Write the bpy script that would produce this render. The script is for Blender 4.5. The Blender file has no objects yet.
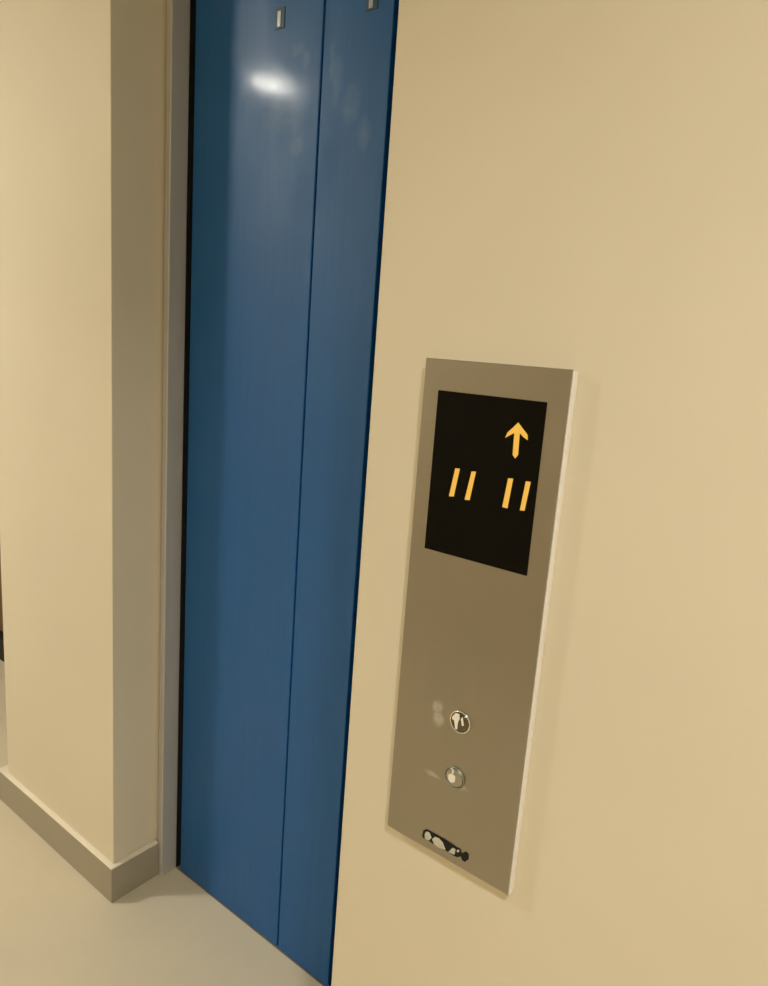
import bpy, bmesh, math
from mathutils import Vector, Matrix

scene = bpy.context.scene
COL = scene.collection

# ------------------------------------------------------------------ measurements (metres)
H = 2.66                      # ceiling
XW = -.6445                   # edge of the near wall beside the lift door
XP, YP = -1.487, .108         # corner of the far pier
XL = -2.071                   # left end of the pier
YF, YD = .236, .286           # door frame front, door leaf front
XJ = -1.459                   # inner edge of far jamb
XN = -.672                    # inner edge of near jamb
ZH = 2.30                     # head of the opening
HB, TB = .1025, .0148         # skirting
YO = -2.20                    # wall on the other side of the corridor

# ------------------------------------------------------------------ materials
def mat(name):
    m = bpy.data.materials.new(name); m.use_nodes = True
    nt = m.node_tree
    return m, nt, nt.nodes['Principled BSDF']

def set_in(b, **kw):
    for k, v in kw.items():
        b.inputs[k.replace('_', ' ')].default_value = v

def noise(nt, scale, detail=4, rough=.55, stretch=(1, 1, 1)):
    tc = nt.nodes.new('ShaderNodeTexCoord'); mp = nt.nodes.new('ShaderNodeMapping')
    mp.inputs['Scale'].default_value = stretch
    n = nt.nodes.new('ShaderNodeTexNoise')
    n.inputs['Scale'].default_value = scale; n.inputs['Detail'].default_value = detail
    n.inputs['Roughness'].default_value = rough
    nt.links.new(tc.outputs['Object'], mp.inputs['Vector']); nt.links.new(mp.outputs['Vector'], n.inputs['Vector'])
    return n

def ramp(nt, src, p0, c0, p1, c1):
    r = nt.nodes.new('ShaderNodeValToRGB')
    r.color_ramp.elements[0].position = p0; r.color_ramp.elements[0].color = c0
    r.color_ramp.elements[1].position = p1; r.color_ramp.elements[1].color = c1
    nt.links.new(src, r.inputs['Fac'])
    return r

def rgba(r, g, b): return (r, g, b, 1)

def painted(name, c, var=.03, scale=3.0, bump=.05, bscale=160, rough=.6, spec=.3, stretch=(1, 1, 1)):
    m, nt, b = mat(name)
    n = noise(nt, scale, stretch=stretch)
    r = ramp(nt, n.outputs['Fac'], .3, rgba(*[x * (1 - var) for x in c]), .7, rgba(*[min(1, x * (1 + var)) for x in c]))
    nt.links.new(r.outputs['Color'], b.inputs['Base Color'])
    set_in(b, Roughness=rough, Specular_IOR_Level=spec)
    if bump:
        n2 = noise(nt, bscale, 3, stretch=stretch)
        bp = nt.nodes.new('ShaderNodeBump'); bp.inputs['Strength'].default_value = bump; bp.inputs['Distance'].default_value = .002
        nt.links.new(n2.outputs['Fac'], bp.inputs['Height']); nt.links.new(bp.outputs['Normal'], b.inputs['Normal'])
    return m

M = {}
M['wall'] = painted('cream_wall_paint', (.76, .695, .555), .02, 2.5, .04, 220)
M['ceiling'] = painted('ceiling_paint', (.60, .575, .49), .01, 2)
M['floor'] = painted('resin_floor', (.69, .62, .475), .025, 5, .02, 300, .5, .35)
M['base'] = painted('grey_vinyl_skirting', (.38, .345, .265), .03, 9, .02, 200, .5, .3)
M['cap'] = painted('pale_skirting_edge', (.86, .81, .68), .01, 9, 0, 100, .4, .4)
M['frame'] = painted('grey_painted_steel', (.56, .55, .525), .03, 6, .015, 260, .38, .5, (6, 6, .6))
M['frame'].node_tree.nodes['Principled BSDF'].inputs['Metallic'].default_value = .25
M['sill'] = painted('sill_gap_shadow', (.22, .21, .18), .05, 30, .05, 200, .45, .5, (.3, 8, 1))  # sill metal coloured dark to draw the gap shadow under the door
M['shaft'] = painted('black_gap_shade', (.015, .015, .016), .02, 5, 0)  # near-black colour standing in for the darkness inside the door gaps
M['darkwood'] = painted('dark_brown_door', (.13, .085, .035), .1, 8, .02, 90, .5, .3, (4, 4, .4))
M['blackbase'] = painted('black_skirting', (.02, .017, .012), .03, 9, 0)
M['white_plastic'] = painted('white_plastic', (.90, .89, .86), .01, 20, 0, 100, .35, .4)
M['black'] = painted('black_enamel', (.004, .004, .006), .02, 20, 0, 100, .3, .3)
M['pale_mark'] = painted('pale_grey_green_mark', (.60, .61, .50), .14, 140, 0, 100, .35, .4)
M['rubber'] = painted('white_light_trim', (.8, .8, .78), .01, 10, 0)

def smears_and_glints(nt, b, spots, colour, rough, strength, wob):  # soft pale spots: real smears on the door, painted glints on the steel
    tc = nt.nodes.new('ShaderNodeTexCoord')
    total = None
    wn = noise(nt, wob, 3)
    sub = nt.nodes.new('ShaderNodeVectorMath'); sub.operation = 'SUBTRACT'; sub.inputs[1].default_value = (.5, .5, .5)
    nt.links.new(wn.outputs['Color'], sub.inputs[0])
    scl = nt.nodes.new('ShaderNodeVectorMath'); scl.operation = 'SCALE'; scl.inputs['Scale'].default_value = .9 / wob
    nt.links.new(sub.outputs['Vector'], scl.inputs[0])
    add = nt.nodes.new('ShaderNodeVectorMath'); add.operation = 'ADD'
    nt.links.new(tc.outputs['Object'], add.inputs[0]); nt.links.new(scl.outputs['Vector'], add.inputs[1])
    for (x, z, rx, rz) in spots:
        mp = nt.nodes.new('ShaderNodeMapping'); mp.vector_type = 'POINT'
        mp.inputs['Location'].default_value = (-x / rx, 0, -z / rz)
        mp.inputs['Scale'].default_value = (1 / rx, 0, 1 / rz)
        nt.links.new(add.outputs['Vector'], mp.inputs['Vector'])
        ln = nt.nodes.new('ShaderNodeVectorMath'); ln.operation = 'LENGTH'
        nt.links.new(mp.outputs['Vector'], ln.inputs[0])
        mr = nt.nodes.new('ShaderNodeMapRange'); mr.interpolation_type = 'SMOOTHSTEP'
        mr.inputs['From Min'].default_value = 1.1; mr.inputs['From Max'].default_value = .3; mr.inputs['To Max'].default_value = strength
        nt.links.new(ln.outputs['Value'], mr.inputs['Value'])
        if total is None: total = mr.outputs['Result']
        else:
            mx = nt.nodes.new('ShaderNodeMath'); mx.operation = 'MAXIMUM'
            nt.links.new(total, mx.inputs[0]); nt.links.new(mr.outputs['Result'], mx.inputs[1]); total = mx.outputs['Value']
    n = noise(nt, wob * 2, 4, .6)
    mu = nt.nodes.new('ShaderNodeMath'); mu.operation = 'MULTIPLY'
    nt.links.new(total, mu.inputs[0]); nt.links.new(n.outputs['Fac'], mu.inputs[1])
    smear_glint = nt.nodes.new('ShaderNodeBsdfPrincipled')
    smear_glint.inputs['Base Color'].default_value = rgba(*colour); smear_glint.inputs['Roughness'].default_value = rough
    mix = nt.nodes.new('ShaderNodeMixShader')
    nt.links.new(mu.outputs['Value'], mix.inputs['Fac'])
    nt.links.new(b.outputs['BSDF'], mix.inputs[1]); nt.links.new(smear_glint.outputs['BSDF'], mix.inputs[2])
    nt.links.new(mix.outputs['Shader'], nt.nodes['Material Output'].inputs['Surface'])

# blue lift door paint: satin enamel with wiped smears and faint vertical streaks
def door_mat():
    m, nt, b = mat('blue_door_enamel')
    n = noise(nt, 14, 5, .6, (5, 1, .25))
    c = ramp(nt, n.outputs['Fac'], .3, rgba(.003, .098, .33), .7, rgba(.005, .112, .37))
    nt.links.new(c.outputs['Color'], b.inputs['Base Color'])
    n2 = noise(nt, 6.0, 6, .65, (1.6, 1, .8))
    r = ramp(nt, n2.outputs['Fac'], .35, rgba(.40, .40, .40), .72, rgba(.54, .54, .54))
    nt.links.new(r.outputs['Color'], b.inputs['Roughness'])
    set_in(b, Specular_IOR_Level=.44, Anisotropic=.6, Coat_Weight=.11, Coat_IOR=1.45)
    n3 = noise(nt, 9.0, 6, .7, (1.4, 1, 1))
    r3 = ramp(nt, n3.outputs['Fac'], .45, rgba(.10, .10, .10), .75, rgba(.20, .20, .20))
    nt.links.new(r3.outputs['Color'], b.inputs['Coat Roughness'])
    n4 = noise(nt, 3.0, 2, .5, (2.0, 1, .5))
    bp = nt.nodes.new('ShaderNodeBump'); bp.inputs['Strength'].default_value = .05; bp.inputs['Distance'].default_value = .01
    nt.links.new(n4.outputs['Fac'], bp.inputs['Height']); nt.links.new(bp.outputs['Normal'], b.inputs['Normal'])
    tz = nt.nodes.new('ShaderNodeCombineXYZ'); tz.inputs['Z'].default_value = 1
    nt.links.new(tz.outputs['Vector'], b.inputs['Tangent'])
    ox = (XJ + XN) / 2
    smears_and_glints(nt, b, [(x - ox, z, rx, rz) for x, z, rx, rz in ((-1.116, 2.033, .022, .016), (-1.093, 2.012, .014, .020), (-1.012, 1.965, .018, .055),
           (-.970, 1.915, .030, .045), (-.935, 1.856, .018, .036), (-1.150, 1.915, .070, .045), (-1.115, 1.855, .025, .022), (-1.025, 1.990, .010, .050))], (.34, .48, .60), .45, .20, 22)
    return m
M['door'] = door_mat()

def metal(name, c, rough, stretch=None, bump=.0):
    m, nt, b = mat(name)
    set_in(b, Metallic=1.0)
    b.inputs['Base Color'].default_value = rgba(*c)
    n = noise(nt, 60, 4, .6, stretch or (1, 1, 1))
    r = ramp(nt, n.outputs['Fac'], .3, rgba(rough * .9, rough * .9, rough * .9), .7, rgba(rough * 1.1, rough * 1.1, rough * 1.1))
    nt.links.new(r.outputs['Color'], b.inputs['Roughness'])
    return m, nt, b
M['chrome'] = metal('polished_chrome', (.86, .85, .82), .07)[0]
M['fitting_dark'] = painted('dark_grey_fitting', (.035, .085, .13), .1, 60, 0, 100, .4, .4)
M['fitting'] = metal('satin_steel_fitting', (.34, .36, .35), .45)[0]

# brushed steel with pale spots painted in for ghost highlights beside the two buttons
def steel_mat():
    m, nt, b = metal('brushed_steel', (.40, .365, .30), .36, (1, 1, .05))
    b.inputs['Anisotropic'].default_value = .3
    smears_and_glints(nt, b, ((-.4755, .990, .011, .010), (-.4735, .973, .013, .013), (-.474, .887, .016, .006), (-.425, .889, .012, .007)), (.62, .60, .53), .5, .9, 60)
    return m
M['steel'] = steel_mat()
M['button_dark'] = metal('dark_button_steel', (.16, .14, .10), .2)[0]
M['button_steel'] = metal('dull_button_steel', (.46, .44, .38), .3)[0]
M['bright'] = painted('bright_button_mark', (.92, .90, .84), .02, 60, 0, 100, .2, .8)

m, nt, b = mat('black_display_glass')
b.inputs['Base Color'].default_value = rgba(.004, .0035, .002)
set_in(b, Roughness=.22, Specular_IOR_Level=.1); M['glass'] = m

def emit(name, c, s, base=(.8, .8, .8)):
    m, nt, b = mat(name)
    b.inputs['Base Color'].default_value = rgba(*base)
    b.inputs['Emission Color'].default_value = rgba(*c); b.inputs['Emission Strength'].default_value = s
    return m
M['amber'] = emit('lit_amber_segment', (1.0, .53, .065), .62, (.3, .2, .05))
LAMP = (1.0, .965, .865)
M['lamp_a'] = emit('lit_lamp_diffuser', LAMP, 292)
M['lamp_b'] = emit('lit_lamp_diffuser_dimmer', LAMP, 70)

# ------------------------------------------------------------------ geometry helpers
def add_box(bm, x0, x1, y0, y1, z0, z1):
    v = [bm.verts.new(p) for p in ((x0, y0, z0), (x1, y0, z0), (x1, y1, z0), (x0, y1, z0), (x0, y0, z1), (x1, y0, z1), (x1, y1, z1), (x0, y1, z1))]
    for f in ((3, 2, 1, 0), (4, 5, 6, 7), (0, 1, 5, 4), (1, 2, 6, 5), (2, 3, 7, 6), (3, 0, 4, 7)):
        bm.faces.new([v[i] for i in f])

def prism_xz(bm, poly, y0, y1):
    a = [bm.verts.new((x, y0, z)) for x, z in poly]; c = [bm.verts.new((x, y1, z)) for x, z in poly]
    n = len(poly)
    bm.faces.new(a); bm.faces.new(c[::-1])
    for i in range(n):
        bm.faces.new((a[i], c[i], c[(i + 1) % n], a[(i + 1) % n]))

def prism_xy(bm, poly, z0, z1):
    a = [bm.verts.new((x, y, z0)) for x, y in poly]; c = [bm.verts.new((x, y, z1)) for x, y in poly]
    n = len(poly)
    bm.faces.new(a); bm.faces.new(c[::-1])
    for i in range(n):
        bm.faces.new((a[i], c[i], c[(i + 1) % n], a[(i + 1) % n]))

def lathe(bm, prof, axis, centre, seg=40):
    """profile of (radius, height along axis) turned about axis 'y-' (towards the viewer) or 'z'."""
    rings = []
    for r, h in prof:
        ring = []
        for k in range(seg):
            t = 2 * math.pi * k / seg
            if axis == 'y-': p = (centre[0] + r * math.cos(t), centre[1] - h, centre[2] + r * math.sin(t))
            else: p = (centre[0] + r * math.cos(t), centre[1] + r * math.sin(t), centre[2] + h)
            ring.append(bm.verts.new(p))
        rings.append(ring)
    for a, c in zip(rings, rings[1:]):
        for k in range(seg):
            bm.faces.new((a[k], a[(k + 1) % seg], c[(k + 1) % seg], c[k]))
    bm.faces.new(rings[0]); bm.faces.new(rings[-1])

def link(name, bm, m, parent=None, bevel=0, segs=2, smooth=False):
    bmesh.ops.recalc_face_normals(bm, faces=bm.faces[:])
    me = bpy.data.meshes.new(name); bm.to_mesh(me); bm.free()
    me.materials.append(m)
    o = bpy.data.objects.new(name, me); COL.objects.link(o)
    if parent: o.parent = parent
    if bevel:
        md = o.modifiers.new('Bevel', 'BEVEL'); md.width = bevel; md.segments = segs; md.limit_method = 'ANGLE'
        for p in me.polygons: p.use_smooth = True
        w = o.modifiers.new('WeightedNormal', 'WEIGHTED_NORMAL'); w.keep_sharp = True
    elif smooth:
        for p in me.polygons: p.use_smooth = True
    return o

def tag(o, label, cat, kind=None, group=None):
    o['label'] = label; o['category'] = cat
    if kind: o['kind'] = kind
    if group: o['group'] = group
    return o

def box(name, m, *d, parent=None, bevel=0, segs=2):
    bm = bmesh.new(); add_box(bm, *d)
    return link(name, bm, m, parent, bevel, segs)

def struct(o, label, cat): return tag(o, label, cat, 'structure')

# ------------------------------------------------------------------ setting
struct(box('floor', M['floor'], -3.7, 1.9, YO - .1, .9, -.1, 0), 'smooth beige resin floor of the lift lobby', 'floor')
struct(box('ceiling', M['ceiling'], -3.7, 1.9, YO - .1, .9, H, H + .1), 'plain off-white ceiling above the lift lobby', 'ceiling')
struct(box('wall_right', M['wall'], XW, 1.8, 0, .6, 0, H, bevel=.003), 'cream painted wall carrying the steel lift call panel', 'wall')
struct(box('wall_left', M['wall'], XL, XP, YP, .6, 0, H, bevel=.0025), 'cream painted pier on the far side of the blue door', 'wall')
struct(box('wall_top', M['wall'], XP, XW, YP, .6, ZH, H), 'cream painted lintel above the blue lift door', 'wall')
struct(box('wall_back', M['shaft'], XP, XW, .40, .6, 0, ZH), 'lift shaft backing painted near-black to darken the gaps in the blue door', 'wall')  # black backing so the gaps between the leaves read as dark
struct(box('wall_front', M['wall'], -3.6, 1.8, YO - .1, YO, 0, H), 'cream wall across the corridor facing the lift', 'wall')
struct(box('wall_far_left', M['wall'], -3.7, -3.6, YO - .1, .9, 0, H), 'cream end wall of the corridor beyond the pier', 'wall')
struct(box('wall_far_right', M['wall'], 1.8, 1.9, YO - .1, .9, 0, H), 'cream end wall of the corridor behind the call panel side', 'wall')
struct(box('wall_recess', M['wall'], -3.6, XL, .66, .76, 0, H), 'cream wall at the back of the recess left of the pier', 'wall')

d2 = struct(box('door_2', M['darkwood'], -3.45, -2.35, .555, .66, .115, 2.1, bevel=.003), 'dark brown door glimpsed past the left end of the pier', 'door')
struct(box('baseboard_recess', M['blackbase'], -3.6, XL, .53, .66, 0, .105, bevel=.002), 'black skirting under the dark brown door left of the pier', 'skirting')

bm = bmesh.new()
SK = [(XL, .52), (XL - TB - .022, .52), (XL - TB - .022, YP - TB), (XP + TB, YP - TB), (XP + TB, YF - .001), (XP, YF - .001), (XP, YP), (XL, YP)]
prism_xy(bm, SK, 0, HB - .0032)
struct(link('baseboard_left', bm, M['base'], None, .0022, 2), 'grey skirting wrapped round the corner of the far pier', 'skirting')
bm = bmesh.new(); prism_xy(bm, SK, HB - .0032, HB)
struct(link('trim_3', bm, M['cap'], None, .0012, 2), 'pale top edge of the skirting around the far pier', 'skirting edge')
struct(box('baseboard_right', M['base'], XW + .01, 1.8, -TB, 0, 0, HB, bevel=.002), 'grey skirting under the wall with the call panel', 'skirting')
struct(box('baseboard_front', M['base'], -3.6, 1.8, YO, YO + TB, 0, HB, bevel=.002), 'grey skirting of the wall facing the lift', 'skirting')

# steel door lining: far jamb, near jamb, head, as one welded frame
bm = bmesh.new()
prism_xz(bm, [(XP + .008, 0), (XJ, 0), (XJ, ZH - .028), (XN, ZH - .028), (XN, 0), (XW - .003, 0), (XW - .003, ZH), (XP + .008, ZH)], YF, YD - .001)
struct(link('trim_1', bm, M['frame'], None, .003, 3), 'grey painted steel frame around the blue lift door', 'door frame')

bm = bmesh.new()
prism_xz(bm, [(XP + .001, 0), (XJ - .001, 0), (XJ - .001, ZH - .027), (XN + .001, ZH - .027), (XN + .001, 0), (XW - .001, 0), (XW - .001, ZH), (XP + .001, ZH)], YD - .001, .36)
struct(link('trim_4', bm, M['shaft']), 'black lining added to darken the gap between the grey frame and the blue door', 'gap lining')  # added black sheet that paints the shade in the gap beside the leaves

bm = bmesh.new()
add_box(bm, XJ, XN, YD - .002, .36, -.004, .0005)
for k in range(2):
    add_box(bm, XJ, XN, YD + .006 + .012 * k, YD + .010 + .012 * k, .0003, .0014)
struct(link('trim_2', bm, M['sill'], None, 0), 'metal threshold strip painted dark as the gap shadow along the foot of the blue lift door', 'threshold')

# ------------------------------------------------------------------ blue lift door
door = bpy.data.objects.new('door_1', None); COL.objects.link(door); door.location = ((XJ + XN) / 2, YD, 0)
tag(door, 'blue enamelled steel sliding lift door with narrow vertical gaps between its leaves', 'lift door', 'structure')
def part_box(name, m, d, parent, off, bevel=0, segs=2):
    bm = bmesh.new(); add_box(bm, *[v - off[i // 2] for i, v in enumerate(d)])
    return link(name, bm, m, parent, bevel, segs)
off = door.location
XS = -1.0526
leaf_l = part_box('door_panel', M['door'], (XJ + .016, XS - .0022, YD, YD + .035, .0022, ZH - .036), door, off, .0022, 3)
part_box('door_panel', M['door'], (-.8710, XN - .006, YD, YD + .035, .0022, ZH - .036), door, off, .0022, 3)  # extra leaf added so its gap draws a dark vertical line
leaf_r = part_box('door_panel', M['door'], (XS + .0022, -.8835, YD, YD + .035, .0022, ZH - .036), door, off, .0022, 3)
def fitting(leaf, x, z):  # dark plate with a narrow pale strip, set on a door leaf
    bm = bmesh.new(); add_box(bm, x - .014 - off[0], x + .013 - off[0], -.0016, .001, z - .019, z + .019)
    e = link('small_plate', bm, M['fitting_dark'], leaf, .0008, 2); e['label'] = 'small dark plate'
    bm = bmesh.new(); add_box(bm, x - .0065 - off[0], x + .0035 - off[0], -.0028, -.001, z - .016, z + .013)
    k = link('plate_strip', bm, M['fitting'], e, .0008, 2); k['label'] = 'small pale steel strip'
fitting(leaf_l, -1.172, 2.098)
fitting(leaf_r, -.934, 2.084)

# ------------------------------------------------------------------ lift call panel
PX0, PX1, PZ0, PZ1 = -.5440, -.3400, .766, 1.464
panel = bpy.data.objects.new('lift_call_panel', None); COL.objects.link(panel); panel.location = (0, 0, 0)
tag(panel, 'brushed steel lift call panel with black display and two buttons on cream wall', 'call panel')
box('back_box', M['white_plastic'], PX0 + .002, PX1 + .0022, -.0118, 0, PZ0 + .0008, PZ1 - .002, parent=panel, bevel=.0015)['label'] = 'white plastic backing edge'
bm = bmesh.new()
prof = [(-.0118, PZ0), (-.0122, PZ0), (-.0150, PZ0 + .0042), (-.0150, PZ1 - .0008), (-.0142, PZ1), (-.0118, PZ1)]
a = [bm.verts.new((PX0, y, z)) for y, z in prof]; c = [bm.verts.new((PX1, y, z)) for y, z in prof]
bm.faces.new(a); bm.faces.new(c[::-1])
for i in range(6): bm.faces.new((a[i], c[i], c[(i + 1) % 6], a[(i + 1) % 6]))
link('faceplate', bm, M['steel'], panel, .0004, 2)
disp = box('display', M['glass'], -.5205, -.3658, -.0156, -.014, 1.2095, 1.4240, parent=panel, bevel=.0004)
disp['label'] = 'black glass display with lit amber characters'
bars = [[(-.4830, 1.3262), (-.4762, 1.3268), (-.4815, 1.2889), (-.4888, 1.2879)],
        [(-.4583, 1.3260), (-.4519, 1.3271), (-.4572, 1.2885), (-.4645, 1.2879)],
        [(-.4056, 1.3262), (-.3988, 1.3269), (-.4022, 1.2885), (-.4094, 1.2889)],
        [(-.3814, 1.3266), (-.3749, 1.3269), (-.3788, 1.2902), (-.3850, 1.2895)]]
for q in bars:
    bm = bmesh.new(); prism_xz(bm, q, -.0162, -.0154)
    link('numeral', bm, M['amber'], disp)
arrow = [(-.4003, 1.3960), (-.3938, 1.3898), (-.3862, 1.3828), (-.3852, 1.3765), (-.3905, 1.3790), (-.3968, 1.3836), (-.3958, 1.3570),
         (-.3990, 1.3520), (-.4030, 1.3560), (-.4040, 1.3828), (-.4105, 1.3787), (-.4157, 1.3752), (-.4130, 1.3825), (-.4068, 1.3888)]
bm = bmesh.new(); prism_xz(bm, arrow, -.0162, -.0154)
link('arrow', bm, M['amber'], disp)

strokes = {
    .9830: [[(-.4495, .9870), (-.4452, .9938), (-.4389, .9950), (-.4375, .9890), (-.4396, .9812), (-.4396, .9720), (-.4428, .9712), (-.4446, .9792), (-.4462, .9835), (-.4490, .9835)],
            [(-.4358, .9895), (-.4332, .9930), (-.4300, .9817), (-.4328, .9795)]],
    .8985: [[(-.4464, .9005), (-.4411, .9047), (-.4351, .9021), (-.4351, .8940), (-.4410, .8903), (-.4456, .8936)],
            [(-.4406, .9100), (-.4384, .9100), (-.4385, .9056), (-.4412, .9056)]]}
for z, cap_mat, ring_mat, lab in ((.9830, M['button_dark'], M['chrome'], 'chrome ringed button with bright raised arrow'), (.8985, M['button_steel'], M['fitting'], 'dull steel button with bright raised arrow')):
    bm = bmesh.new()
    lathe(bm, [(.0162, 0), (.0164, .0012), (.0156, .0026), (.0146, .0026), (.0140, .0012), (.0140, 0)], 'y-', (-.4375, -.0149, z), 48)
    ring = link('call_button', bm, ring_mat, panel, smooth=True); ring['label'] = lab
    bm = bmesh.new()
    lathe(bm, [(.0136, .0), (.0136, .0016), (.0126, .0026), (.0100, .0031), (.0050, .0033), (.0006, .0033)], 'y-', (-.4375, -.0149, z), 48)
    link('button_cap', bm, cap_mat, ring, smooth=True)
    for q in strokes[z]:
        bm = bmesh.new(); prism_xz(bm, q, -.0190, -.0176)
        link('raised_mark', bm, M['bright'], ring, .0006, 2)
slot = [(-.4806, .7862), (-.4797, .7940), (-.4750, .7982), (-.4610, .7987), (-.4436, .7988), (-.4289, .7972), (-.4237, .7966), (-.4173, .7970), (-.4141, .7918), (-.4084, .7978),
        (-.4033, .7959), (-.4030, .7883), (-.4079, .7816), (-.4124, .7822), (-.4149, .7866), (-.4202, .7824), (-.4259, .7816), (-.4339, .7820), (-.4392, .7826), (-.4524, .7811),
        (-.4578, .7813), (-.4676, .7825), (-.4763, .7817), (-.4803, .7830)]
bm = bmesh.new(); prism_xz(bm, slot, -.0158, -.0146)
emblem = link('nameplate', bm, M['black'], panel); emblem['label'] = 'small black oblong emblem with pale shapes'
marks = [[(-.4765, .7905), (-.4740, .7955), (-.4688, .7962), (-.4646, .7900), (-.4690, .7832), (-.4755, .7826)],
         [(-.4635, .7885), (-.4592, .7945), (-.4520, .7958), (-.4455, .7925), (-.4400, .7838), (-.4500, .7814), (-.4590, .7820)],
         [(-.4290, .7930), (-.4240, .7933), (-.4249, .7840), (-.4352, .7828)],
         [(-.4220, .7931), (-.4197, .7950), (-.4178, .7938), (-.4192, .7909), (-.4214, .7903)]]
for q in marks:
    bm = bmesh.new(); prism_xz(bm, q, -.0162, -.0157)
    link('emblem_mark', bm, M['pale_mark'], emblem)

# ------------------------------------------------------------------ ceiling lamps
def lamp(x, y, r, mt, beam, spread, label):
    e = bpy.data.objects.new('ceiling_light', None); COL.objects.link(e); e.location = (x, y, H)
    tag(e, label, 'ceiling light', group='round lamps along the corridor ceiling')
    bm = bmesh.new()
    lathe(bm, [(r + .014, 0), (r + .014, -.008), (r + .004, -.012), (r, -.012), (r, 0)], 'z', (0, 0, 0), 48)
    link('trim_ring', bm, M['rubber'], e)
    bm = bmesh.new()
    lathe(bm, [(r - .001, -.0005), (r - .001, -.009), (r * .9, -.0105)], 'z', (0, 0, 0), 48)
    link('diffuser', bm, mt, e)
    l = bpy.data.lights.new('lamp_beam', 'AREA'); l.shape = 'DISK'; l.size = 2 * r * .9; l.energy = beam
    l.color = LAMP; l.spread = math.radians(spread)
    lo = bpy.data.objects.new('lamp_beam', l); COL.objects.link(lo); lo.parent = e; lo.location = (0, 0, -.0125)
lamp(-2.755, -1.152, .095, M['lamp_a'], 4, 112, 'round ceiling lamp in front of the pier, mirrored in the blue door')
lamp(.55, -1.05, .10, M['lamp_b'], 14.5, 132, 'round ceiling lamp in front of the wall with the call panel')

# ------------------------------------------------------------------ camera
f, yaw, pitch, roll = 712.62, math.radians(37.256), math.radians(-11.506), math.radians(4.2575)
F = Vector((-math.sin(yaw) * math.cos(pitch), math.cos(yaw) * math.cos(pitch), math.sin(pitch)))
R = Vector((math.cos(yaw), math.sin(yaw), 0)); U = R.cross(F)
R2 = R * math.cos(roll) + U * math.sin(roll); U2 = -R * math.sin(roll) + U * math.cos(roll)
cam = bpy.data.cameras.new('camera'); co = bpy.data.objects.new('camera', cam); COL.objects.link(co)
mw = Matrix((R2, U2, -F)).transposed().to_4x4(); mw.translation = Vector((0, -.8, 1.473))
co.matrix_world = mw
cam.sensor_fit = 'HORIZONTAL'; cam.sensor_width = 36; cam.lens = f * 36 / 768
cam.clip_start = .02
scene.camera = co

w = bpy.data.worlds.new('world'); w.use_nodes = True
w.node_tree.nodes['Background'].inputs['Color'].default_value = (0, 0, 0, 1)
scene.world = w
scene.view_settings.view_transform = 'Standard'; scene.view_settings.look = 'None'
scene.view_settings.exposure = 0.09; scene.view_settings.gamma = 1; scene.view_settings.use_curve_mapping = False
scene.cycles.max_bounces = 16; scene.cycles.diffuse_bounces = 10; scene.cycles.use_denoising = True
scene.cycles.sample_clamp_indirect = 6
